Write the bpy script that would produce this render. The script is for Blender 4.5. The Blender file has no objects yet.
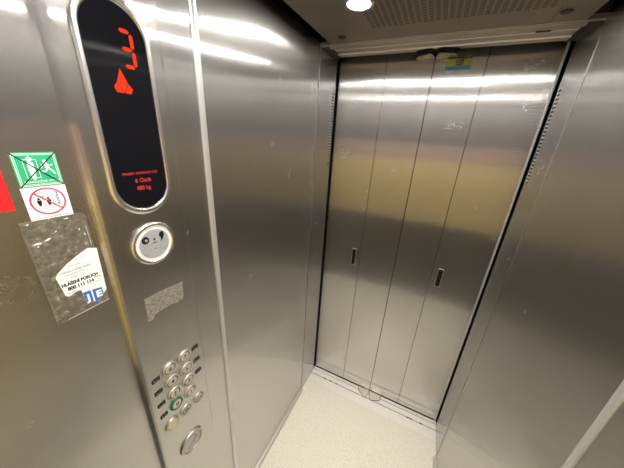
import bpy, bmesh, math, random
from mathutils import Vector, Matrix
random.seed(7)
S = bpy.context.scene
COL = S.collection

# ------------------------------------------------------------------ camera, world, lights, exposure
FPX = 248.424
cam = bpy.data.cameras.new('camera'); camo = bpy.data.objects.new('camera', cam); COL.objects.link(camo)
cam.sensor_fit = 'HORIZONTAL'; cam.sensor_width = 36.0; cam.lens = FPX / 624 * 36.0; cam.clip_start = 0.01
R = [[0.8974254936, -0.3902134259, -0.2058177972], [0.4376615676, 0.8461586679, 0.3040853002], [0.0554963463, -0.3629724383, 0.9301457760]]
camo.matrix_world = Matrix(((R[0][0], R[0][2], -R[0][1], 0.518022), (R[1][0], R[1][2], -R[1][1], -1.325235),
                            (R[2][0], R[2][2], -R[2][1], 1.642579), (0, 0, 0, 1)))
S.camera = camo
w = bpy.data.worlds.new('world'); S.world = w; w.use_nodes = True
w.node_tree.nodes['Background'].inputs[0].default_value = (0.9, 0.92, 1.0, 1); w.node_tree.nodes['Background'].inputs[1].default_value = 0.02
S.view_settings.view_transform = 'Standard'; S.view_settings.look = 'None'
S.view_settings.gamma = 1.0; S.view_settings.use_curve_mapping = False
S.view_settings.exposure = 0.0
LAMP = 300.0                                # brightness of each of the round ceiling spots
BEAM = 19.0                                  # watts of the downward beam of each spot
LAMPS = [(0.238, -0.50), (0.618, -0.50), (0.238, -1.10), (0.618, -1.10)]
W, ZT, YB = 0.8555, 2.0, -1.43             # car width, top of wall panels, back wall

# ------------------------------------------------------------------ materials
def nt(name):
    m = bpy.data.materials.new(name); m.use_nodes = True
    t = m.node_tree; return m, t, t.nodes, t.links, t.nodes['Principled BSDF']
def math_node(t, op, a, b=None, c=None):
    n = t.nodes.new('ShaderNodeMath'); n.operation = op
    for i, v in enumerate((a, b, c)):
        if v is None: continue
        if isinstance(v, (int, float)): n.inputs[i].default_value = v
        else: t.links.new(v, n.inputs[i])
    return n.outputs[0]
def vmath(t, op, a, b=None):
    n = t.nodes.new('ShaderNodeVectorMath'); n.operation = op
    for i, v in enumerate((a, b)):
        if v is None: continue
        if isinstance(v, (tuple, list)): n.inputs[i].default_value = v
        else: t.links.new(v, n.inputs[i])
    return n.outputs[0]
def noise(t, vec, scale, detail=3, rough=0.5):
    n = t.nodes.new('ShaderNodeTexNoise'); n.inputs['Scale'].default_value = scale
    n.inputs['Detail'].default_value = detail; n.inputs['Roughness'].default_value = rough
    t.links.new(vec, n.inputs['Vector']); return n
def ramp(t, fac, stops):
    n = t.nodes.new('ShaderNodeValToRGB'); el = n.color_ramp.elements
    while len(el) < len(stops): el.new(0.5)
    for e, (p, c) in zip(el, stops): e.position = p; e.color = c if len(c) == 4 else (*c, 1)
    t.links.new(fac, n.inputs[0]); return n.outputs[0]
def mixc(t, fac, a, b):
    n = t.nodes.new('ShaderNodeMix'); n.data_type = 'RGBA'
    if isinstance(fac, (int, float)): n.inputs[0].default_value = fac
    else: t.links.new(fac, n.inputs[0])
    for i, v in ((6, a), (7, b)):
        if isinstance(v, tuple): n.inputs[i].default_value = (*v, 1)
        else: t.links.new(v, n.inputs[i])
    return n.outputs[2]

def brushed(name, col, rough, aniso, scuffs=0.0, brush_z=True, wave=0.0, spread=0.0, haze=0.0):
    m, t, N, L, b = nt(name)
    geo = N.new('ShaderNodeNewGeometry'); pos = geo.outputs['Position']
    b.inputs['Metallic'].default_value = 1.0
    st = vmath(t, 'MULTIPLY', pos, (420, 420, 2.5) if brush_z else (3, 420, 420))
    n1 = noise(t, st, 1.0, 2)
    cl = vmath(t, 'MULTIPLY', pos, (1, 1, 0.35)); n2 = noise(t, cl, 5.0, 4)
    f = math_node(t, 'MULTIPLY_ADD', n1.outputs[0], 0.16, 0.84 + 0.0)
    f = math_node(t, 'MULTIPLY', f, math_node(t, 'MULTIPLY_ADD', n2.outputs[0], 0.10, 0.99))
    base = mixc(t, f, (0, 0, 0), tuple(col))
    r = math_node(t, 'ADD', math_node(t, 'MULTIPLY_ADD', n2.outputs[0], 0.05, rough - 0.025),
                  math_node(t, 'MULTIPLY_ADD', n1.outputs[0], 0.10, -0.05))
    if scuffs:
        # scattered short scratches: thin ridges of a stretched, warped noise kept only in a few patches
        wv = vmath(t, 'ADD', pos, vmath(t, 'MULTIPLY', noise(t, pos, 14, 2).outputs[1], (0.09, 0.09, 0.09)))
        s1 = noise(t, vmath(t, 'MULTIPLY', wv, (1.0, 1.0, 5.0)), 22, 3, 0.6)
        ridge = math_node(t, 'LESS_THAN', math_node(t, 'ABSOLUTE', math_node(t, 'SUBTRACT', s1.outputs[0], 0.5)), 0.008)
        patch = math_node(t, 'GREATER_THAN', noise(t, vmath(t, 'ADD', pos, (3.1, 7.7, 1.3)), 7.5, 2).outputs[0], 0.69)
        sz = N.new('ShaderNodeSeparateXYZ'); L.new(pos, sz.inputs[0])
        patch = math_node(t, 'MULTIPLY', patch, math_node(t, 'GREATER_THAN', sz.outputs[2], 1.15))
        sc = math_node(t, 'MULTIPLY', math_node(t, 'MULTIPLY', ridge, patch), scuffs)
        base = mixc(t, sc, base, (0.95, 0.94, 0.92)); r = math_node(t, 'MULTIPLY_ADD', sc, 0.25, r)
    L.new(base, b.inputs['Base Color']); L.new(r, b.inputs['Roughness'])
    if aniso:
        b.inputs['Anisotropic'].default_value = aniso
        tg = vmath(t, 'NORMALIZE', vmath(t, 'CROSS_PRODUCT', vmath(t, 'ADD', geo.outputs['Normal'], (1e-4, 2e-4, 0)), (0, 0, 1)))
        L.new(tg, b.inputs['Tangent'])
        if spread:      # hairline vertical brushing: tilts the normal sideways only
            hn = N.new('ShaderNodeTexWhiteNoise'); hn.noise_dimensions = '3D'; L.new(vmath(t, 'MULTIPLY', pos, (9000, 9000, 9000)), hn.inputs['Vector'])
            k = math_node(t, 'MULTIPLY_ADD', hn.outputs[0], 2 * spread, -spread)
            sc_ = N.new('ShaderNodeVectorMath'); sc_.operation = 'SCALE'; L.new(tg, sc_.inputs[0]); L.new(k, sc_.inputs['Scale'])
            src = geo.outputs['Normal']
            if wave:
                bp = N.new('ShaderNodeBump'); bp.inputs['Strength'].default_value = 1.0; bp.inputs['Distance'].default_value = wave
                n3 = noise(t, vmath(t, 'MULTIPLY', pos, (1, 1, 0.8)), 3.2, 1); L.new(n3.outputs[0], bp.inputs['Height']); src = bp.outputs[0]
            L.new(vmath(t, 'NORMALIZE', vmath(t, 'ADD', src, sc_.outputs[0])), b.inputs['Normal']); wave = 0
    if wave:
        bp = N.new('ShaderNodeBump'); bp.inputs['Strength'].default_value = 1.0; bp.inputs['Distance'].default_value = wave
        n3 = noise(t, vmath(t, 'MULTIPLY', pos, (1, 1, 0.8)), 3.2, 1); L.new(n3.outputs[0], bp.inputs['Height']); L.new(bp.outputs[0], b.inputs['Normal'])
    if haze:            # worn steel: a second, much broader lobe over the sharp one
        b2 = N.new('ShaderNodeBsdfPrincipled'); b2.inputs['Metallic'].default_value = 1.0; b2.inputs['Roughness'].default_value = 0.46
        b2.inputs['Anisotropic'].default_value = 0.7; L.new(tg, b2.inputs['Tangent']); L.new(base, b2.inputs['Base Color'])
        mx = N.new('ShaderNodeMixShader'); mx.inputs[0].default_value = haze; L.new(b.outputs[0], mx.inputs[1]); L.new(b2.outputs[0], mx.inputs[2])
        L.new(mx.outputs[0], N['Material Output'].inputs['Surface'])
    return m
def plain(name, col, rough=0.5, metal=0.0, emit=None, es=0.0, spec=0.5, var=0.06, vs=40):
    m, t, N, L, b = nt(name)
    geo = N.new('ShaderNodeNewGeometry'); n = noise(t, geo.outputs['Position'], vs, 3)
    f = math_node(t, 'MULTIPLY_ADD', n.outputs[0], var * 2, 1 - var * 1.5)
    L.new(mixc(t, f, (0, 0, 0), tuple(col)), b.inputs['Base Color'])
    b.inputs['Roughness'].default_value = rough; b.inputs['Metallic'].default_value = metal
    b.inputs['Specular IOR Level'].default_value = spec
    if emit:
        b.inputs['Emission Color'].default_value = (*emit, 1); b.inputs['Emission Strength'].default_value = es
    return m

STEEL_C = (0.63, 0.615, 0.60)
M = {}
M['wall_steel'] = brushed('wall_steel', STEEL_C, 0.17, 0.98, 0.5, wave=0.004, spread=0.36, haze=0.22)
M['door_steel'] = brushed('door_steel', STEEL_C, 0.17, 0.98, 0.45, wave=0.0015, spread=0.36, haze=0.22)
M['panel_steel'] = brushed('panel_steel', STEEL_C, 0.17, 0.98, 0.0, spread=0.36, haze=0.22)
M['header_steel'] = brushed('header_steel', (0.62, 0.59, 0.55), 0.42, 0, brush_z=False)
M['sill_metal'] = plain('sill_metal', (0.84, 0.83, 0.79), 0.4, 0.25)
M['strip_metal'] = plain('strip_metal', (0.74, 0.74, 0.72), 0.42, 0.75)
M['chrome'] = plain('chrome', (0.84, 0.83, 0.80), 0.27, 1.0, var=0.02)
M['satin'] = plain('satin', (0.70, 0.67, 0.62), 0.33, 1.0, var=0.02)
M['dark'] = plain('dark', (0.010, 0.009, 0.008), 0.8, spec=0.15)
M['dark_bronze'] = plain('dark_bronze', (0.06, 0.048, 0.04), 0.5, 0.4)
M['black_glass'] = plain('black_glass', (0.006, 0.006, 0.008), 0.06, 0.0, spec=0.13, var=0.0)
M['red_led'] = plain('red_led', (0.05, 0.005, 0.002), 0.8, emit=(1.0, 0.045, 0.008), es=1.0, spec=0.05)
M['red_led_dim'] = plain('red_led_dim', (0.3, 0.02, 0.02), 0.4, emit=(1.0, 0.06, 0.05), es=0.55)
M['white_plastic'] = plain('white_plastic', (0.80, 0.80, 0.77), 0.35)
M['grey_plastic'] = plain('grey_plastic', (0.36, 0.37, 0.38), 0.4)
M['ink'] = plain('ink', (0.012, 0.012, 0.014), 0.8, spec=0.15)
M['button_cap'] = plain('button_cap', (0.66, 0.61, 0.53), 0.5, 0.6)
M['button_ring'] = plain('button_ring', (0.74, 0.70, 0.63), 0.35, 0.8)
M['grey_ink'] = plain('grey_ink', (0.20, 0.20, 0.21), 0.5)
M['plate_grey'] = plain('plate_grey', (0.50, 0.47, 0.45), 0.4, 0.3)
M['bracket_steel'] = plain('bracket_steel', (0.36, 0.34, 0.31), 0.4, 0.9)
M['green'] = plain('green', (0.02, 0.42, 0.20), 0.35)
M['green_ring'] = plain('green_ring', (0.01, 0.20, 0.10), 0.3)
M['white_vinyl'] = plain('white_vinyl', (0.93, 0.93, 0.93), 0.35)
M['paper'] = plain('paper', (0.90, 0.92, 0.95), 0.5)
M['pink_red'] = plain('pink_red', (0.55, 0.05, 0.12), 0.4)
M['red_vinyl'] = plain('red_vinyl', (0.85, 0.015, 0.02), 0.35)
M['blue'] = plain('blue', (0.03, 0.16, 0.60), 0.4)
M['sky_blue'] = plain('sky_blue', (0.03, 0.20, 0.36), 0.4)
M['yellow'] = plain('yellow', (0.34, 0.36, 0.05), 0.4)
M['old_button'] = plain('old_button', (0.62, 0.58, 0.36), 0.3, 0.3)
M['mustard'] = plain('mustard', (0.74, 0.57, 0.23), 0.5)
M['dark_band'] = plain('dark_band', (0.07, 0.055, 0.045), 0.5)  # unseen back-wall band, coloured for the door reflections
M['red_band'] = plain('red_band', (0.44, 0.29, 0.23), 0.5)  # reddish back-wall band, added to tint the reflections
m, t, N, L, b = nt('lamp_glass')
b.inputs['Base Color'].default_value = (1, 1, 1, 1); b.inputs['Emission Color'].default_value = (1.0, 0.96, 0.90, 1); b.inputs['Emission Strength'].default_value = LAMP
M['lamp'] = m
# speckled vinyl floor
m, t, N, L, b = nt('speckled_floor')
pos = N.new('ShaderNodeNewGeometry').outputs['Position']
c = ramp(t, noise(t, pos, 160, 3, 0.6).outputs[0], [(0.33, (0.62, 0.58, 0.45)), (0.43, (0.75, 0.73, 0.62)), (0.56, (0.79, 0.785, 0.70)), (0.68, (0.85, 0.86, 0.81))])
v = N.new('ShaderNodeTexVoronoi'); v.inputs['Scale'].default_value = 120; L.new(pos, v.inputs['Vector'])
c = mixc(t, math_node(t, 'MULTIPLY', math_node(t, 'LESS_THAN', v.outputs['Distance'], 0.2), 0.4), c, (0.58, 0.52, 0.38))
c = mixc(t, math_node(t, 'MULTIPLY', math_node(t, 'GREATER_THAN', noise(t, pos, 5, 4).outputs[0], 0.5), 0.10), c, (0.75, 0.75, 0.60))
L.new(c, b.inputs['Base Color']); b.inputs['Roughness'].default_value = 0.55; M['floor'] = m
# perforated ceiling plate: rows of short dark slots
m, t, N, L, b = nt('perforated_plate')
pos = N.new('ShaderNodeNewGeometry').outputs['Position']
sx = N.new('ShaderNodeSeparateXYZ'); L.new(pos, sx.inputs[0]); X, Y = sx.outputs[0], sx.outputs[1]
fx = math_node(t, 'FRACT', math_node(t, 'DIVIDE', X, 0.0178)); fy = math_node(t, 'FRACT', math_node(t, 'DIVIDE', math_node(t, 'ADD', Y, 5.0), 0.0100))
hole = math_node(t, 'MULTIPLY', math_node(t, 'LESS_THAN', math_node(t, 'ABSOLUTE', math_node(t, 'SUBTRACT', fx, 0.5)), 0.34),
                 math_node(t, 'LESS_THAN', math_node(t, 'ABSOLUTE', math_node(t, 'SUBTRACT', fy, 0.5)), 0.24))
for a, op, v_ in ((X, 'GREATER_THAN', 0.258), (X, 'LESS_THAN', 0.6015), (Y, 'LESS_THAN', -0.33), (Y, 'GREATER_THAN', -1.24)):
    if a is X: a2 = a
    hole = math_node(t, 'MULTIPLY', hole, math_node(t, op, a, {0.258: 0.2365, 0.6015: 0.7095}.get(v_, v_)))
n2 = noise(t, pos, 9, 3)
base = mixc(t, hole, mixc(t, n2.outputs[0], (0.26, 0.235, 0.20), (0.34, 0.31, 0.27)), (0.01, 0.009, 0.008))
L.new(base, b.inputs['Base Color']); L.new(math_node(t, 'SUBTRACT', 0.85, math_node(t, 'MULTIPLY', hole, 0.85)), b.inputs['Metallic'])
b.inputs['Roughness'].default_value = 0.45; M['perforated'] = m
# adhesive-stained plate behind the torn label
m, t, N, L, b = nt('stained_plate')
pos = N.new('ShaderNodeNewGeometry').outputs['Position']
c = ramp(t, noise(t, pos, 90, 5, 0.8).outputs[0], [(0.35, (0.11, 0.095, 0.07)), (0.53, (0.18, 0.16, 0.12)), (0.62, (0.29, 0.265, 0.21)), (0.70, (0.6, 0.58, 0.50))])
L.new(c, b.inputs['Base Color']); b.inputs['Roughness'].default_value = 0.5; b.inputs['Metallic'].default_value = 0.25; M['stained'] = m
m, t, N, L, b = nt('glue_residue')
pos = N.new('ShaderNodeNewGeometry').outputs['Position']
c = ramp(t, noise(t, pos, 260, 4, 0.7).outputs[0], [(0.35, (0.17, 0.15, 0.125)), (0.5, (0.27, 0.25, 0.22)), (0.68, (0.48, 0.45, 0.41))])
L.new(c, b.inputs['Base Color']); b.inputs['Roughness'].default_value = 0.55; b.inputs['Metallic'].default_value = 0.3; M['residue'] = m

# ------------------------------------------------------------------ object helpers
def wloc(o):
    v = Vector((0, 0, 0))
    while o: v += o.location; o = o.parent
    return v
def obj(name, bm, mat, parent=None, smooth=False, kind=None, bevel=0.0, origin=None):
    bmesh.ops.recalc_face_normals(bm, faces=bm.faces)
    org = Vector(origin) if origin else Vector((0, 0, 0))
    if parent is not None: off = wloc(parent)
    else: off = org
    bmesh.ops.translate(bm, verts=bm.verts, vec=-off)
    me = bpy.data.meshes.new(name); bm.to_mesh(me); bm.free(); me.materials.append(M[mat])
    if smooth:
        for p in me.polygons: p.use_smooth = True
    o = bpy.data.objects.new(name, me); COL.objects.link(o)
    if parent is not None: o.parent = parent
    else: o.location = off
    if kind: o['kind'] = kind
    if bevel:
        md = o.modifiers.new('bevel', 'BEVEL'); md.width = bevel; md.segments = 2; md.limit_method = 'ANGLE'
    return o
def thing(name, loc, label, cat, group=None):
    o = bpy.data.objects.new(name, None); COL.objects.link(o); o.location = loc; o.empty_display_size = 0.02
    o['label'] = label; o['category'] = cat
    if group: o['group'] = group
    return o
def tag(o, label, cat, group=None):
    o['label'] = label; o['category'] = cat
    if group: o['group'] = group
    return o
def box(x0, x1, y0, y1, z0, z1, bm=None):
    bm = bm or bmesh.new()
    vs = [bm.verts.new((x, y, z)) for x in (x0, x1) for y in (y0, y1) for z in (z0, z1)]
    for f in ((0, 1, 3, 2), (4, 6, 7, 5), (0, 4, 5, 1), (2, 3, 7, 6), (0, 2, 6, 4), (1, 5, 7, 3)): bm.faces.new([vs[i] for i in f])
    return bm
FL = lambda u, v, d: (d, u, v)              # on the left wall: u = y, v = z
FD = lambda u, v, d: (u, -d, v)             # on the doors: u = x, v = z
FR = lambda u, v, d: (W - d, u, v)          # on the right wall
def rings(fr, loops, bm=None, cap0=True, cap1=True):
    """loft through loops given as (list of (u,v), d)"""
    bm = bm or bmesh.new(); prev = None; first = None
    for pts, d in loops:
        vs = [bm.verts.new(fr(u, v, d)) for u, v in pts]
        if prev:
            n = len(vs)
            for i in range(n): bm.faces.new([prev[i], prev[(i + 1) % n], vs[(i + 1) % n], vs[i]])
        else: first = vs
        prev = vs
    if cap0: bm.faces.new(first)
    if cap1: bm.faces.new(prev)
    return bm
def prism(fr, pts, d0, d1, bm=None): return rings(fr, [(pts, d0), (pts, d1)], bm)
def circ(u, v, r, n=32, a0=0.0, sx=1.0): return [(u + sx * r * math.cos(a0 + 2 * math.pi * i / n), v + r * math.sin(a0 + 2 * math.pi * i / n)) for i in range(n)]
def disc(fr, u, v, r, d0, d1, n=32, ch=0.0, bm=None):
    if ch: return rings(fr, [(circ(u, v, r, n), d0), (circ(u, v, r, n), d1 - ch), (circ(u, v, r - ch, n), d1)], bm)
    return prism(fr, circ(u, v, r, n), d0, d1, bm)
def annulus(fr, outer, inner, prof, bm=None):
    """closed ring; prof = list of (t, d), t=0 outer loop .. 1 inner loop"""
    bm = bm or bmesh.new(); n = len(outer); lp = []
    for tt, d in prof:
        lp.append([bm.verts.new(fr(o[0] + (i[0] - o[0]) * tt, o[1] + (i[1] - o[1]) * tt, d)) for o, i in zip(outer, inner)])
    for a in range(len(lp)):
        A, B = lp[a], lp[(a + 1) % len(lp)]
        for i in range(n): bm.faces.new([A[i], A[(i + 1) % n], B[(i + 1) % n], B[i]])
    return bm
def ringr(fr, u, v, ro, ri, d0, d1, n=36, bm=None):
    return annulus(fr, circ(u, v, ro, n), circ(u, v, ri, n), [(0, d0), (0.05, d0 + (d1 - d0) * .6), (0.3, d1), (0.7, d1), (0.95, d0 + (d1 - d0) * .6), (1, d0)], bm)
def stadium(u, vb, vt, r, n=20):
    p = [(u + r * math.cos(a), vt + r * math.sin(a)) for a in [math.pi * i / n for i in range(n + 1)]]
    return p + [(u + r * math.cos(a), vb + r * math.sin(a)) for a in [math.pi + math.pi * i / n for i in range(n + 1)]]
def stroke(fr, pts, wd, d0, d1, bm=None):
    bm = bm or bmesh.new()
    for (a, b_) in zip(pts[:-1], pts[1:]):
        dx, dy = b_[0] - a[0], b_[1] - a[1]; l = math.hypot(dx, dy) or 1; nx, ny = -dy / l * wd / 2, dx / l * wd / 2
        ex, ey = dx / l * wd * .25, dy / l * wd * .25
        prism(fr, [(a[0] + nx - ex, a[1] + ny - ey), (a[0] - nx - ex, a[1] - ny - ey), (b_[0] - nx + ex, b_[1] - ny + ey), (b_[0] + nx + ex, b_[1] + ny + ey)], d0, d1, bm)
    return bm
def text_bm(fr, body, u, v, h, d, th=0.0003, sx=1.0, shear=0.0, bold=0.0, rot=0.0, bm=None):
    cu = bpy.data.curves.new('t', 'FONT'); cu.body = body; cu.size = 1.0; cu.align_x = 'CENTER'; cu.align_y = 'CENTER'
    cu.shear = shear; cu.resolution_u = 3; cu.offset = bold; cu.space_line = 1.0
    to = bpy.data.objects.new('t', cu); COL.objects.link(to); bpy.context.view_layer.update()
    me = bpy.data.meshes.new_from_object(to.evaluated_get(bpy.context.evaluated_depsgraph_get()))
    bpy.data.objects.remove(to); bpy.data.curves.remove(cu)
    bm = bm or bmesh.new(); c, s = math.cos(rot), math.sin(rot)
    vs = []
    k = h / 0.72
    for p in me.vertices:
        a, b_ = p.co.x * k * sx, p.co.y * k
        vs.append(bm.verts.new(fr(u + a * c - b_ * s, v + a * s + b_ * c, d)))
    for p in me.polygons:
        try: bm.faces.new([vs[i] for i in p.vertices])
        except ValueError: pass
    bpy.data.meshes.remove(me)
    return bm
def surf(name, bm, mat, parent=None, fr=None):          # flat lettering: keep one-sided mesh facing outwards
    return obj(name, bm, mat, parent)

# ------------------------------------------------------------------ setting
obj('floor', box(-0.02, W + 0.02, YB - 0.02, -0.131, -0.03, -0.001), 'floor', kind='structure')
bm = bmesh.new()
for y0, y1 in ((-0.131, -0.0660), (-0.0605, -0.0275), (-0.0230, -0.003)): box(0, W, y0, y1, -0.02, 0.0, bm)
sill = obj('trim_1', bm, 'sill_metal', kind='structure')
obj('groove', box(0, W, -0.13, 0.06, -0.029, -0.008), 'dark', sill)
bm = bmesh.new()
for x0 in (0.10, 0.145, 0.19, 0.68, 0.70, 0.76): box(x0, x0 + 0.018, -0.0665, -0.060, -0.010, 0.0006, bm)
obj('groove_dashes', bm, 'dark', sill)  # short dark dashes along the sill groove

# side walls: rear panel, front panel, front return post
def side(name, fr):
    bm = prism(fr, [(YB, 0.03), (-0.866, 0.03), (-0.866, ZT), (YB, ZT)], -0.02, 0)
    wl = obj(name, bm, 'wall_steel', kind='structure', bevel=0.0008)
    obj('wall_panel', prism(fr, [(-0.848, 0.03), (-0.2275, 0.03), (-0.2275, ZT), (-0.848, ZT)], -0.02, 0), 'wall_steel', wl, bevel=0.0012)
    fp = obj('front_post', prism(fr, [(-0.2225, 0.0), (-0.028, 0.0), (-0.028, ZT), (-0.2225, ZT)], -0.02, 0), 'wall_steel', wl, bevel=0.0012)
    obj('folded_edge', prism(fr, [(-0.2242, 0.0), (-0.2225, 0.0), (-0.2225, ZT), (-0.2242, ZT)], -0.01, 0.0020), 'satin', fp, bevel=0.0006)
    bm = bmesh.new(); b2 = bmesh.new()
    for i in range(25):
        z = 1.520 + i * .0133
        prism(fr, [(-0.064, z), (-0.046, z), (-0.046, z + .0055), (-0.064, z + .0055)], -0.002, 0.0004, bm)
        prism(fr, [(-0.064, z + .0060), (-0.046, z + .0060), (-0.046, z + .0105), (-0.064, z + .0105)], -0.002, 0.0016, b2)
    obj('air_slots', bm, 'dark', fp)['kind'] = 'stuff'; obj('louvre_lips', b2, 'strip_metal', fp)['kind'] = 'stuff'
    obj('door_jamb', prism(fr, [(-0.030, 0.0), (0.05, 0.0), (0.05, 2.1), (-0.030, 2.1)], -0.03, -0.012), 'dark', wl)
    obj('cavity', prism(fr, [(YB, 1.99), (0.05, 1.99), (0.05, 2.125), (YB, 2.125)], -0.04, -0.024), 'dark', wl)  # dark panel added to keep world light out of the ceiling gap
    obj('backing', prism(fr, [(YB, 0.0), (-0.032, 0.0), (-0.032, 1.995), (YB, 1.995)], -0.012, -0.0025), 'dark', wl)
    return wl
side('wall_left', FL); side('wall_right', FR)
obj('baseboard_left', prism(FL, [(YB, 0), (-0.226, 0), (-0.226, 0.03), (YB, 0.03)], -0.018, 0.012), 'header_steel', kind='structure', bevel=0.003)
obj('baseboard_right', prism(FR, [(YB, 0), (-0.226, 0), (-0.226, 0.03), (YB, 0.03)], -0.018, 0.012), 'header_steel', kind='structure', bevel=0.003)
for nm, fr in (('trim_2', FL), ('trim_3', FR)):
    pr = [(0.0, -0.01), (0.0, 0.0015), (0.12, 0.0035), (0.5, 0.0045), (0.88, 0.0035), (1.0, 0.0015), (1.0, -0.01)]
    bm = bmesh.new(); a = [bm.verts.new(fr(-0.8655 + 0.017 * q, 0.03, d)) for q, d in pr]; c = [bm.verts.new(fr(-0.8655 + 0.017 * q, ZT, d)) for q, d in pr]
    for i in range(len(pr)): bm.faces.new([a[i], a[(i + 1) % len(pr)], c[(i + 1) % len(pr)], c[i]])
    bm.faces.new(a); bm.faces.new(c)
    obj(nm, bm, 'strip_metal', kind='structure')
# unseen back wall: steel above dark, mustard and red bands added for door reflections
bk = obj('wall_back', box(-0.02, W + 0.02, YB - 0.03, YB, 1.64, ZT), 'wall_steel', kind='structure')
obj('dark_reflection_band', box(-0.02, W + 0.02, YB - 0.03, YB, -0.02, 0.86), 'dark_band', bk)  # unseen stand-in for dark clothing reflected in the doors
obj('mustard_reflection_band', box(-0.02, W + 0.02, YB - 0.03, YB + 0.001, 0.86, 1.49), 'mustard', bk)  # unseen stand-in for a yellow top mirrored in the steel
obj('red_reflection_band', box(-0.02, W + 0.02, YB - 0.03, YB + 0.004, 1.49, 1.64), 'red_band', bk)  # added band giving the reddish streak in the door reflections
hr = obj('handrail', box(0.08, W - 0.08, YB + 0.035, YB + 0.05, 0.85, 0.88), 'chrome', bk, bevel=0.004)  # unseen handrail, added for the bright line reflected in the doors
for x in (0.15, W - 0.15): obj('bracket', box(x - 0.012, x + 0.012, YB, YB + 0.036, 0.855, 0.875), 'chrome', hr)
# ceiling: dark top, hung perforated plate
ce = obj('ceiling', box(-0.04, W + 0.04, YB - 0.04, 0.08, 2.12, 2.14), 'dark_bronze', kind='structure')
pl = obj('ceiling_plate', box(0.044, 0.813, -1.40, -0.212, 1.990, 2.002), 'perforated', ce, bevel=0.0015)
for x, y in ((0.112, -0.287), (0.745, -0.295)): obj('cap', disc(lambda u, v, d: (u, v, 1.990 - d), x, y, 0.0135, -0.001, 0.003, 24, 0.001), 'dark_bronze', pl)
obj('service_mark', prism(lambda u, v, d: (u, v, 1.990 - d), [(0.690, -0.225), (0.728, -0.225), (0.7285, -0.325), (0.7265, -0.325), (0.7265, -0.227), (0.690, -0.227)], 0, 0.0005), 'dark_bronze', pl)
obj('hanger', box(0.2, 0.65, -1.35, -0.4, 2.002, 2.12), 'dark', ce)
# header over the doors, profiled along x
prof = [(-0.208, 2.03), (-0.208, 1.986), (-0.190, 1.984), (-0.186, 1.990), (-0.152, 1.991), (-0.149, 1.995), (-0.145, 1.991), (-0.105, 1.990), (-0.100, 1.986), (-0.060, 1.988), (-0.056, 2.03)]
bm = bmesh.new(); a = [bm.verts.new((0.031, y, z)) for y, z in prof]; c = [bm.verts.new((0.822, y, z)) for y, z in prof]
for i in range(len(prof)): bm.faces.new([a[i], a[(i + 1) % len(prof)], c[(i + 1) % len(prof)], c[i]])
bm.faces.new(a); bm.faces.new(c)
hd = obj('trim_4', bm, 'header_steel', kind='structure')
bm = bmesh.new(); box(-0.0, 0.031, -0.2235, -0.035, 1.9915, 2.03, bm); box(0.822, W, -0.2235, -0.035, 1.9915, 2.03, bm)
obj('header_end', bm, 'dark_bronze', hd)
obj('lip', box(0.0, W, -0.2255, -0.2085, 1.9885, 2.0), 'header_steel', hd)
bm = bmesh.new(); box(0.714, 0.752, -0.1835, -0.178, 1.988, 1.9925, bm); box(0.714, 0.752, -0.163, -0.158, 1.988, 1.9925, bm)
obj('slot', bm, 'dark', hd)
obj('shadow_gap', box(0.0, W, -0.056, 0.0, 2.022, 2.04), 'dark', hd)
FC = lambda u, v, d: (u, v, 1.9835 + d)
bm = prism(FC, [(0.352, -0.056), (0.358, -0.075), (0.392, -0.098), (0.412, -0.100), (0.425, -0.064), (0.44, -0.100), (0.462, -0.100), (0.505, -0.078), (0.512, -0.056)], 0.0, 0.004)
obj('cutout', bm, 'dark', hd)
obj('trim_5', box(-0.04, W + 0.04, 0.045, 0.06, -0.03, 2.12), 'dark', kind='structure')

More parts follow.
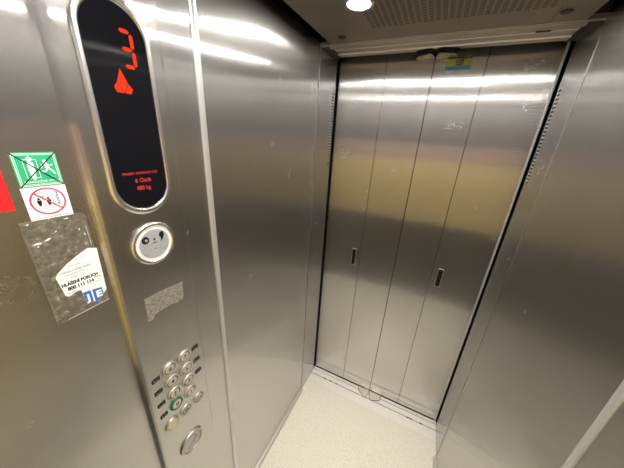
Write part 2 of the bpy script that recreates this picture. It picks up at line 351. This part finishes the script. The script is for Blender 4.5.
# ------------------------------------------------------------------ doors
def leaf(name, spans, pull_x, side_):
    d = obj(name, box(spans[0][0], spans[0][1], 0.0, 0.022, 0.006, 2.04), 'door_steel', kind='structure', bevel=0.0009)
    p2 = obj('door_panel', box(spans[1][0], spans[1][1], 0.0, 0.022, 0.006, 2.04), 'door_steel', d, bevel=0.0009)
    # recessed pull: steel rim around a black slot
    z0, z1 = 0.942, 1.040; hw = 0.0105
    bm = annulus(FD, [(pull_x - hw - .002, z0 - .006), (pull_x + hw + .002, z0 - .006), (pull_x + hw + .002, z1 + .006), (pull_x - hw - .002, z1 + .006)],
                 [(pull_x - hw, z0), (pull_x + hw, z0), (pull_x + hw, z1), (pull_x - hw, z1)], [(0, 0), (0.3, 0.003), (0.9, 0.0025), (1, 0.0)])
    pu = obj('pull_recess', bm, 'satin', d)
    obj('slot', prism(FD, [(pull_x - hw, z0), (pull_x + hw, z0), (pull_x + hw, z1), (pull_x - hw, z1)], 0.0, 0.0008), 'dark', pu)
    for z, nm in ((1.9765, 'top_guide'), (0.0005, 'bottom_guide')):
        fr = lambda u, v, dd: (u, v, z + dd)
        pts = [(0.350, 0.0), (0.356, -0.030), (0.402, -0.063), (0.411, -0.060), (0.4215, -0.022), (0.4215, 0.0)] if side_ < 0 else [(0.4280, 0.0), (0.4280, -0.020), (0.440, -0.060), (0.449, -0.065), (0.500, -0.042), (0.506, 0.0)]
        g = obj(nm, prism(fr, pts, 0, 0.0025), 'header_steel' if z > 1 else 'satin', d, bevel=0.0006)
        if z < 1:
            cx_ = sum(p[0] for p in pts) / len(pts)
            obj('guide_outline', prism(lambda u, v, dd: (u, v, dd), [(cx_ + (u - cx_) * 1.07, v - 0.0035 if v < 0 else v) for u, v in pts], 0.0001, 0.0004), 'dark', g)  # dark outline sheet, slightly larger than the guide above it
        if z > 1:
            xs = (0.372, 0.412) if side_ < 0 else (0.438, 0.484)
            bm = bmesh.new()
            for x in xs: disc(lambda u, v, dd: (u, v, z - dd), x, -0.022, 0.0035, -0.0005, 0.0015, 12, bm=bm)
            obj('screw', bm, 'dark_bronze', g)
    if side_ > 0: obj('edge_strip', box(0.8430, 0.8510, -0.0045, 0.0, 0.006, 2.03), 'strip_metal', d, bevel=0.0012)
    bm = bmesh.new()
    for a_, b_ in spans:
        box(a_ + 0.002, b_ - (0.03 if side_ < 0 and b_ > 0.4 else 0.002), -0.003, 0.0005, 0.0005, 0.0055, bm)
    obj('bottom_gap_shade', bm, 'dark', d)  # dark strip standing in for the shaded gap under each panel
    return d
d1 = leaf('door_1', [(0.004, 0.2265), (0.2282, 0.4235)], 0.190, -1)
d2 = leaf('door_2', [(0.6162, 0.843), (0.4262, 0.6145)], 0.655, 1)

# ------------------------------------------------------------------ ceiling spots
names = ['round recessed ceiling spot glowing above the left door leaf, front left of the ceiling plate',
         'round recessed ceiling spot at the front right corner of the ceiling plate',
         'round recessed ceiling spot at the back left corner of the ceiling plate',
         'round recessed ceiling spot at the back right corner of the ceiling plate']
for (x, y), lb in zip(LAMPS, names):
    tl = thing('ceiling_spotlight', (x, y, 1.990), lb, 'ceiling light', 'round spots in the ceiling plate')
    fr = lambda u, v, d: (u, v, 1.990 - d)
    obj('rim', ringr(fr, x, y, 0.043, 0.031, -0.0005, 0.004), 'chrome', tl, smooth=True)
    obj('lens', disc(fr, x, y, 0.0305, -0.001, 0.0015, 32), 'lamp', tl)
    sl = bpy.data.lights.new('spot_beam', 'SPOT'); sl.energy = BEAM; sl.shadow_soft_size = 0.03; sl.color = (1.0, 0.92, 0.80)
    sl.spot_size = math.radians(105); sl.spot_blend = 0.8
    so = bpy.data.objects.new('spot_beam', sl); COL.objects.link(so); so.parent = tl; so.location = (0, 0, -0.004)

# ------------------------------------------------------------------ car operating panel on the left wall
CY = -1.0315; P0 = 0.014
cop = thing('elevator_control_panel', (0, CY, 0.675), 'tall raised steel control panel with black display and round floor buttons on the left wall', 'control panel')
def rrect(u0, u1, v0, v1, r, n=8):
    p = []
    for cu_, cv, a0 in ((u1 - r, v1 - r, 0), (u0 + r, v1 - r, 90), (u0 + r, v0 + r, 180), (u1 - r, v0 + r, 270)):
        p += [(cu_ + r * math.cos(math.radians(a0 + 90 * i / n)), cv + r * math.sin(math.radians(a0 + 90 * i / n))) for i in range(n + 1)]
    return p
def pr_(k, R_=0.055): return rrect(-1.1195 + k, -0.9435 - k, 0.667 + k, 1.925 - k, R_ - k)
obj('faceplate', rings(FL, [(pr_(0), 0.0), (pr_(0.0006), 0.004), (pr_(0.0025), 0.0085), (pr_(0.0055), 0.0118), (pr_(0.010), 0.0136), (pr_(0.0145), P0)], cap0=True), 'panel_steel', cop, smooth=False)
# display
disp = obj('floor_display', rings(FL, [(stadium(CY, 1.540, 1.772, 0.0475), P0), (stadium(CY, 1.540, 1.772, 0.0475), P0 + 0.0012)]), 'black_glass', cop)
obj('display_bezel', annulus(FL, stadium(CY, 1.538, 1.774, 0.0590), stadium(CY, 1.541, 1.772, 0.0468), [(0, P0), (0.15, P0 + .0025), (0.45, P0 + .0050), (0.75, P0 + .0045), (1, P0 + .001)]), 'chrome', disp, smooth=True)
DG = P0 + 0.0014
def seg7(u, v, h, wd_, on, sh):
    bm = bmesh.new(); q = h / 2; tk = 0.0058
    def S_(a, b2):
        pts = [(u + x_ * wd_ / 2 + (y_ * q) * sh, v + y_ * q) for x_, y_ in (a, b2)]
        dx, dy = pts[1][0] - pts[0][0], pts[1][1] - pts[0][1]; l = math.hypot(dx, dy); ux, uy = dx / l, dy / l; g = 0.0016
        A = (pts[0][0] + ux * g, pts[0][1] + uy * g); B = (pts[1][0] - ux * g, pts[1][1] - uy * g); k = tk / 2
        prism(FL, [A, (A[0] + ux * k - uy * k, A[1] + uy * k + ux * k), (B[0] - ux * k - uy * k, B[1] - uy * k + ux * k), B,
                   (B[0] - ux * k + uy * k, B[1] - uy * k - ux * k), (A[0] + ux * k + uy * k, A[1] + uy * k - ux * k)], DG - .0002, DG + .0002, bm)
    E_ = {'a': ((-1, 1), (1, 1)), 'b': ((1, 1), (1, 0)), 'c': ((1, 0), (1, -1)), 'd': ((-1, -1), (1, -1)), 'g': ((-1, 0), (1, 0)), 'e': ((-1, 0), (-1, -1)), 'f': ((-1, 1), (-1, 0))}
    for k_ in on: S_(*E_[k_])
    return bm
obj('floor_number', seg7(-1.0155, 1.7615, 0.050, 0.019, 'abgcd', -0.02), 'red_led', disp)
def poly(pts, mat, nm, par, d0, d1, bm=None):
    return obj(nm, prism(FL, pts, d0, d1), mat, par)
bm = bmesh.new()
prism(FL, [(-1.0335, 1.7310), (-1.0415, 1.7100), (-1.0325, 1.6950), (-1.0245, 1.7100)], DG - .0002, DG + .0002, bm)
prism(FL, [(-1.0422, 1.7095), (-1.0475, 1.7020), (-1.0440, 1.6945), (-1.0335, 1.6945)], DG - .0002, DG + .0002, bm)
prism(FL, [(-1.0238, 1.7095), (-1.0180, 1.7020), (-1.0215, 1.6945), (-1.0315, 1.6945)], DG - .0002, DG + .0002, bm)
obj('direction_arrow', bm, 'red_led', disp)
obj('load_heading', text_bm(FL, 'MAXIM. NOSNOST DO', CY, 1.5605, 0.0046, DG, sx=1.0, bold=0.0), 'red_led_dim', disp)
obj('load_text', text_bm(FL, '480 kg', -1.0305, 1.5325, 0.0085, DG, sx=0.85), 'red_led_dim', disp)
obj('load_text', text_bm(FL, '6 Osob', -1.0290, 1.5470, 0.0085, DG, sx=0.85), 'red_led_dim', disp)
# round emergency indicator / intercom
IU, IV = -1.0310, 1.4140
ic = obj('intercom', rings(FL, [(circ(IU, IV, 0.0385), P0), (circ(IU, IV, 0.0385), P0 + .003)]), 'white_plastic', cop)
obj('intercom_rim', ringr(FL, IU, IV, 0.0465, 0.0375, P0, P0 + 0.005, 48), 'chrome', ic, smooth=True)
obj('icon_disc', disc(FL, IU, IV, 0.0315, P0, P0 + 0.0036, 40), 'grey_plastic', ic)
DI = P0 + 0.0038
bm = bmesh.new(); disc(FL, -1.049, 1.4265, 0.0078, P0 + .003, DI, 20, bm=bm)
prism(FL, [(-1.0200, 1.4310), (-1.0160, 1.4370), (-1.0100, 1.4360), (-1.0085, 1.4290), (-1.0120, 1.4200), (-1.0185, 1.4160), (-1.0165, 1.4225), (-1.0190, 1.4260)], P0 + .003, DI, bm)
prism(FL, [(-1.034, 1.4180), (-1.028, 1.4180), (-1.028, 1.4162), (-1.034, 1.4162)], P0 + .003, DI, bm)
prism(FL, [(-1.034, 1.4260), (-1.028, 1.4260), (-1.031, 1.4205)], P0 + .003, DI, bm)
obj('icon', bm, 'ink', ic)
bm = bmesh.new(); ringr(FL, -1.049, 1.4025, 0.0085, 0.0078, P0 + .003, DI, 20, bm); ringr(FL, -1.0135, 1.4045, 0.0085, 0.0078, P0 + .003, DI, 20, bm); ringr(FL, -1.049, 1.4025, 0.0035, 0.0029, P0 + .003, DI, 16, bm)
stroke(FL, [(-1.058, 1.4155), (-1.004, 1.4155)], 0.0006, P0 + .003, DI, bm); stroke(FL, [(-1.0340, 1.4030), (-1.0280, 1.4030)], 0.002, P0 + .003, DI, bm)
stroke(FL, [(-1.054, 1.4350), (-1.045, 1.4350)], 0.0007, P0 + .003, DI, bm); stroke(FL, [(-1.034, 1.4320), (-1.028, 1.4320)], 0.001, P0 + .003, DI, bm)
obj('icon', bm, 'grey_ink', ic)
bm = bmesh.new(); disc(FL, -1.0475, 1.4262, 0.0028, P0 + .003, DI + .0002, 14, bm=bm)
obj('icon', bm, 'grey_plastic', ic)
# push buttons
def button(u, v, sym, ring='button_ring', r=0.0185, cap='button_cap', name='number_button', label=None, h=0.0125, sx=1.0):
    b_ = obj(name, disc(FL, u, v, r - 0.0058, P0, P0 + 0.0042, 32, 0.0008), cap, cop)
    bm = ringr(FL, u, v, r, r - 0.0042, P0, P0 + 0.0042)
    obj('ring', bm, ring, b_, smooth=True)
    bm = ringr(FL, u, v, r - 0.0040, r - 0.0060, P0, P0 + 0.0040); obj('gap', bm, 'dark_bronze', b_)
    if sym is not None:
        bm = text_bm(FL, sym, u, v, h, P0 + 0.0044, bold=0.015, sx=sx) if isinstance(sym, str) else sym
        obj('number' if isinstance(sym, str) else 'symbol', bm, 'ink', b_)
    if label: b_['label'] = label
UL, UR_ = -1.0525, -1.0090
for s_, u, v in (('7', UR_, 1.0725), ('6', UL, 1.0725), ('5', UR_, 1.0285), ('4', UL, 1.0285), ('3', UR_, 0.9845), ('2', UL, 0.9845), ('1', UR_, 0.9405)): button(u, v, s_)
button(UL, 0.9435, '0', ring='green_ring', label='number button 0 with a green ring')
dS = P0 + 0.0044
bm = bmesh.new()
prism(FL, [(-1.0375, 0.8900), (-1.0320, 0.8945), (-1.0320, 0.8855)], dS - .0004, dS + .0002, bm); prism(FL, [(-1.0225, 0.8900), (-1.0280, 0.8945), (-1.0280, 0.8855)], dS - .0004, dS + .0002, bm); stroke(FL, [(-1.030, 0.8955), (-1.030, 0.8845)], 0.0012, dS - .0004, dS + .0002, bm)
button(-1.0300, 0.8900, bm, name='door_open_button', r=0.0175)
bm = bmesh.new()
prism(FL, [(-0.9815, 0.8900 - .0025), (-0.9870, 0.8920), (-0.9870, 0.8830)], dS - .0004, dS + .0002, bm)
bm.clear(); prism(FL, [(-0.9872, 0.8875), (-0.9925, 0.8920), (-0.9925, 0.8830)], dS - .0004, dS + .0002, bm); prism(FL, [(-0.9860, 0.8875), (-0.9808, 0.8920), (-0.9808, 0.8830)], dS - .0004, dS + .0002, bm)
button(-0.9865, 0.8875, bm, name='door_close_button', r=0.0175)
bu, bv = -1.0740, 0.8910
bell = obj('alarm_button', disc(FL, bu, bv, 0.0150, P0, P0 + 0.0042, 32, 0.001), 'old_button', cop); bell['label'] = 'yellowed alarm button with a faint bell'
obj('ring', ringr(FL, bu, bv, 0.0195, 0.0152, P0, P0 + 0.0042), 'satin', bell, smooth=True)
bm = stroke(FL, [(bu - .006, bv - .004), (bu - .004, bv), (bu - .0035, bv + .004), (bu, bv + .0065), (bu + .0035, bv + .004), (bu + .004, bv), (bu + .006, bv - .004), (bu - .006, bv - .004)], 0.0009, P0 + .004, P0 + .0045)
obj('symbol', bm, 'mustard', bell)
# braille tags beside the buttons
def tagp(u, v):
    g = obj('braille_tag', prism(FL, [(u - .0095, v - .0058), (u + .0095, v - .0058), (u + .0095, v + .0058), (u - .0095, v + .0058)], P0, P0 + 0.0008), 'ink', cop)
    bm = bmesh.new()
    for du, dv in ((-.0055, .0018), (-.0055, -.0018), (-.002, -.0018), (.0022, .0018), (.0022, -.0018), (.0055, .0018)): disc(FL, u + du, v + dv, 0.0009, P0 + .0006, P0 + .0012, 8, bm=bm)
    obj('dot', bm, 'satin', g)
for v in (1.0705, 1.0290, 0.9850, 0.9430): tagp(-1.0880, v)
for v in (1.0735, 1.0285, 0.9850): tagp(-0.9745, v)
# round plate at the foot
KU, KV = -1.0310, 0.7460
kp = obj('round_plate', disc(FL, KU, KV, 0.0310, P0, P0 + 0.0035, 48, 0.0008), 'plate_grey', cop)
obj('rim', ringr(FL, KU, KV, 0.0390, 0.0310, P0, P0 + 0.0055, 48), 'satin', kp, smooth=True)
kp['label'] = 'grey round plate with an engraved hook line'
obj('engraving', stroke(FL, [(KU - .016, KV - .012), (KU - .004, KV - .004), (KU + .008, KV - .0005), (KU + .014, KV + .003), (KU + .015, KV + .009), (KU + .011, KV + .013), (KU + .006, KV + .011)], 0.0026, P0 + .003, P0 + .0040), 'grey_ink', kp)
# glue residue patch
pts = [(-1.0735, 1.2930), (-1.045, 1.2925), (-1.010, 1.2900), (-0.9810, 1.2875), (-0.9830, 1.262), (-0.9850, 1.2430), (-1.0080, 1.2390), (-1.0120, 1.2440), (-1.0500, 1.2440), (-1.0600, 1.2420), (-1.0620, 1.2340), (-1.0750, 1.2340)]
tag(obj('glue_residue', prism(FL, [(a_, b_ + .004) for a_, b_ in pts], P0, P0 + 0.0005), 'residue', origin=(P0, CY, 1.25)), 'speckled grey glue residue of a torn sticker between intercom and floor buttons', 'glue residue')

# ------------------------------------------------------------------ stickers on the left wall
g = tag(obj('exit_sign_sticker', prism(FL, [(-1.1895, 1.5525), (-1.1415, 1.5525), (-1.1415, 1.6005), (-1.1895, 1.6005)], 0, 0.0004), 'green', origin=(0, -1.165, 1.5525)),
        'green sticker with white evacuation figures, crossed out in black, above the white sticker', 'sticker')
D = 0.0004
def L2(pts, o=(0, 0), s=1): return [(o[0] + s * a_, o[1] + s * b_) for a_, b_ in pts]
bm = bmesh.new()
annulus(FL, [(-1.1880, 1.5540), (-1.1430, 1.5540), (-1.1430, 1.5990), (-1.1880, 1.5990)], [(-1.1873, 1.5547), (-1.1437, 1.5547), (-1.1437, 1.5983), (-1.1873, 1.5983)], [(0, D), (0, D + .0002), (1, D + .0002), (1, D)], bm)
annulus(FL, [(-1.1862, 1.5558), (-1.1448, 1.5558), (-1.1448, 1.5972), (-1.1862, 1.5972)], [(-1.1857, 1.5563), (-1.1453, 1.5563), (-1.1453, 1.5967), (-1.1857, 1.5967)], [(0, D), (0, D + .0002), (1, D + .0002), (1, D)], bm)
obj('border', bm, 'white_vinyl', g)
bm = bmesh.new()
annulus(FL, [(-1.1790, 1.5650), (-1.1645, 1.5650), (-1.1645, 1.5910), (-1.1790, 1.5910)], [(-1.1784, 1.5656), (-1.1651, 1.5656), (-1.1651, 1.5904), (-1.1784, 1.5904)], [(0, D), (0, D + .0002), (1, D + .0002), (1, D)], bm)
disc(FL, -1.1718, 1.5895, 0.0022, D, D + .0002, 14, bm=bm)
prism(FL, [(-1.1760, 1.5910), (-1.1676, 1.5910), (-1.1718, 1.5955)], D, D + .0003, bm)
prism(FL, [(-1.1750, 1.5868), (-1.1686, 1.5868), (-1.1684, 1.5760), (-1.1698, 1.5660), (-1.1716, 1.5660), (-1.1718, 1.5740), (-1.1722, 1.5660), (-1.1740, 1.5660), (-1.1752, 1.5760)], D, D + .0002, bm)
prism(FL, [(-1.1740, 1.5655), (-1.1696, 1.5655), (-1.1718, 1.5612)], D, D + .0003, bm)
disc(FL, -1.1562, 1.5878, 0.0022, D, D + .0002, 14, bm=bm)
stroke(FL, [(-1.1560, 1.5850), (-1.1545, 1.5770)], 0.0042, D, D + .0002, bm); stroke(FL, [(-1.1562, 1.5845), (-1.1605, 1.5825), (-1.1610, 1.5785)], 0.0016, D, D + .0002, bm)
stroke(FL, [(-1.1550, 1.5845), (-1.1515, 1.5815), (-1.1485, 1.5830)], 0.0016, D, D + .0002, bm); stroke(FL, [(-1.1548, 1.5775), (-1.1580, 1.5730), (-1.1620, 1.5735)], 0.0020, D, D + .0002, bm)
stroke(FL, [(-1.1540, 1.5775), (-1.1505, 1.5745), (-1.1480, 1.5695)], 0.0020, D, D + .0002, bm)
obj('figures', bm, 'white_vinyl', g)
obj('lettering', text_bm(FL, 'EVAKUAČNÍ VÝTAH', -1.1640, 1.5595, 0.0030, D + .0002, sx=1.05, bold=0.015), 'white_vinyl', g)
obj('black_cross', stroke(FL, [(-1.1893, 1.6003), (-1.1417, 1.5527)], 0.0013, D + .0003, D + .0005, stroke(FL, [(-1.1893, 1.5527), (-1.1417, 1.6003)], 0.0013, D + .0003, D + .0005)), 'ink', g)
s = tag(obj('fire_warning_sticker', prism(FL, [(-1.1905, 1.5030), (-1.1410, 1.5030), (-1.1410, 1.5520), (-1.1905, 1.5520)], 0, 0.0004), 'white_vinyl', origin=(0, -1.166, 1.503)),
        'white sticker with a lift crossed by a red prohibition ring, below the green sticker', 'sticker')
bm = annulus(FL, circ(-1.1655, 1.5300, 0.0205, 40), circ(-1.1655, 1.5300, 0.0183, 40), [(0, D), (0, D + .0003), (1, D + .0003), (1, D)])
stroke(FL, [(-1.1792, 1.5437), (-1.1518, 1.5163)], 0.0020, D, D + .0003, bm); obj('prohibition_ring', bm, 'pink_red', s)
bm = annulus(FL, [(-1.1805, 1.5225), (-1.1600, 1.5225), (-1.1600, 1.5385), (-1.1805, 1.5385)], [(-1.1801, 1.5229), (-1.1604, 1.5229), (-1.1604, 1.5381), (-1.1801, 1.5381)], [(0, D), (0, D + .0002), (1, D + .0002), (1, D)])
for u in (-1.1755, -1.1650):
    disc(FL, u, 1.5345, 0.0016, D, D + .0002, 12, bm=bm); prism(FL, [(u - .0027, 1.5325), (u + .0027, 1.5325), (u + .0022, 1.5280), (u + .0012, 1.5240), (u - .0012, 1.5240), (u - .0022, 1.5280)], D, D + .0002, bm)
stroke(FL, [(-1.1703, 1.5385), (-1.1703, 1.5440)], 0.0005, D, D + .0002, bm); stroke(FL, [(-1.1703, 1.5384), (-1.1703, 1.5226)], 0.0004, D, D + .0002, bm)
for k in range(5):
    z_ = 1.5415 - k * 0.0042; stroke(FL, [(-1.1558 + (k % 2) * .0006, z_ + .0016), (-1.1530, z_), (-1.1545, z_ - .0012)], 0.0011, D, D + .0002, bm)
obj('pictogram', bm, 'ink', s)
obj('lettering', text_bm(FL, 'VÝTAH NEPOUŽÍVEJTE PŘI POŽÁRU', -1.1657, 1.5058, 0.0018, D + .0002, sx=1.12, bold=0.01), 'ink', s)
tag(obj('red_sticker', prism(FL, [(-1.262, 1.5235), (-1.2015, 1.5235), (-1.2015, 1.5840), (-1.262, 1.5840)], 0, 0.0004), 'red_vinyl', origin=(0, -1.232, 1.5235)),
    'plain bright red sticker cut off by the left edge of the picture', 'sticker')
# stained holder plate with the torn service label
hp = obj('scratched_plate', prism(FL, [(-1.2050, 1.3220), (-1.1270, 1.3270), (-1.1265, 1.4980), (-1.1300, 1.5032), (-1.2040, 1.5040), (-1.2050, 1.4600)], 0, 0.0012), 'stained', origin=(0, -1.166, 1.322))
tag(hp, 'dirty brown grey plate with scratched glue remains under the warning stickers', 'plate')
bm = bmesh.new()
stroke(FL, [(-1.1900, 1.3243), (-1.1275, 1.3285)], 0.0007, .0011, .0014, bm)
obj('pale_edge', bm, 'paper', hp)
obj('pale_edge', stroke(FL, [(-1.1308, 1.4800), (-1.1300, 1.4450)], 0.0005, .0011, .0013), 'paper', hp)
obj('pale_edge', stroke(FL, [(-1.2035, 1.3235), (-1.2030, 1.4800)], 0.0005, .0011, .0013), 'residue', hp)
for pts in ([(-1.2000, 1.4680), (-1.1930, 1.4705), (-1.1880, 1.4690), (-1.1900, 1.4670)], [(-1.1860, 1.4705), (-1.1790, 1.4740), (-1.1770, 1.4725), (-1.1810, 1.4700)], [(-1.1560, 1.4985), (-1.1500, 1.5000), (-1.1510, 1.4975)], [(-1.1715, 1.4800), (-1.1690, 1.4830), (-1.1675, 1.4815)],
            [(-1.1960, 1.4640), (-1.1930, 1.4655), (-1.1925, 1.4630)], [(-1.1420, 1.4760), (-1.1395, 1.4790), (-1.1400, 1.4750)], [(-1.1360, 1.4650), (-1.1345, 1.4700), (-1.1340, 1.4640)], [(-1.1990, 1.5000), (-1.1950, 1.5015), (-1.1960, 1.4990)]):
    obj('paper_scrap', prism(FL, pts, .0011, .0016), 'paper', hp)
sv = obj('service_label', prism(FL, [(-1.1880, 1.4060), (-1.1840, 1.4120), (-1.1690, 1.4240), (-1.1520, 1.4335), (-1.1370, 1.4405), (-1.1245, 1.4360), (-1.1270, 1.3510), (-1.1310, 1.3470), (-1.1440, 1.3345), (-1.1500, 1.3370), (-1.1600, 1.3430), (-1.1620, 1.3560), (-1.1625, 1.3690), (-1.1680, 1.3700), (-1.1800, 1.3655), (-1.1840, 1.3690), (-1.1850, 1.3800)], .0012, 0.0018), 'paper', origin=(0, -1.156, 1.333))
tag(sv, 'torn white paper label with blue logo squares stuck on the scratched plate', 'label')
Q = .0019
bm = text_bm(FL, 'Oprava a údržba výtahů', -1.1600, 1.4100, .0030, Q, bold=.01, rot=0.0)
text_bm(FL, 'Servis zdvihacích zařízení', -1.1560, 1.4265, .0016, Q, bm=bm); text_bm(FL, 'PRAHA - BRNO', -1.1600, 1.4185, .0018, Q, bm=bm)
text_bm(FL, 'provozovna Praha', -1.1630, 1.4040, .0026, Q, bm=bm); text_bm(FL, 'Praha, a.s.', -1.1625, 1.3980, .0028, Q, bm=bm)
text_bm(FL, 'HLÁŠENÍ PORUCH', -1.1590, 1.3880, .0056, Q, bold=.05, sx=.80, bm=bm); text_bm(FL, '800 111 114', -1.1600, 1.3790, .0062, Q, bold=.05, sx=.85, bm=bm); text_bm(FL, 'nonstop', -1.1350, 1.3830, .0024, Q, bold=.02, bm=bm)
text_bm(FL, 'tel. 267', -1.1750, 1.3710, .0026, Q, bm=bm); text_bm(FL, 'linka 04', -1.1370, 1.3740, .0022, Q, bm=bm)
obj('lettering', bm, 'ink', sv)
lg = obj('logo', prism(FL, [(-1.1480, 1.3355), (-1.1480, 1.3610), (-1.1335, 1.3590), (-1.1335, 1.3450), (-1.1440, 1.3350)], .0017, Q), 'blue', sv)
lg2 = obj('logo', prism(FL, [(-1.1620, 1.3625), (-1.1505, 1.3613), (-1.1505, 1.3372), (-1.1598, 1.3425), (-1.1615, 1.3540)], .0017, Q), 'blue', sv)
obj('lettering', text_bm(FL, 'E', -1.1400, 1.3480, .0130, Q + .0003, bold=.05), 'white_vinyl', lg)
obj('lettering', text_bm(FL, 'J', -1.1560, 1.3485, .0130, Q + .0003, bold=.05), 'white_vinyl', lg2)
# sticker on the right door leaf
ds = obj('door_sticker', prism(FD, [(0.4705, 1.9445), (0.5610, 1.9455), (0.5600, 1.9780), (0.4705, 1.9780)], 0, 0.0005), 'yellow', origin=(0.515, 0, 1.93))
tag(ds, 'small yellow sticker with a blue lower band at the top of the right door leaf', 'sticker')
obj('blue_band', prism(FD, [(0.4710, 1.9300), (0.5615, 1.9320), (0.5610, 1.9455), (0.4705, 1.9445)], 0, 0.0005), 'sky_blue', ds)
bm = text_bm(FD, 'POZOR! NEOPÍREJTE SE', 0.517, 1.9730, .0062, .0007, bold=.06, sx=0.95); text_bm(FD, 'O DVEŘE', 0.520, 1.9645, .0050, .0007, bold=.06, bm=bm)
text_bm(FD, 'VÝTAHU', 0.520, 1.9570, .0052, .0007, bold=.06, bm=bm); text_bm(FD, 'ZA JÍZDY', 0.520, 1.9495, .0052, .0007, bold=.06, bm=bm)
obj('lettering', bm, 'ink', ds)
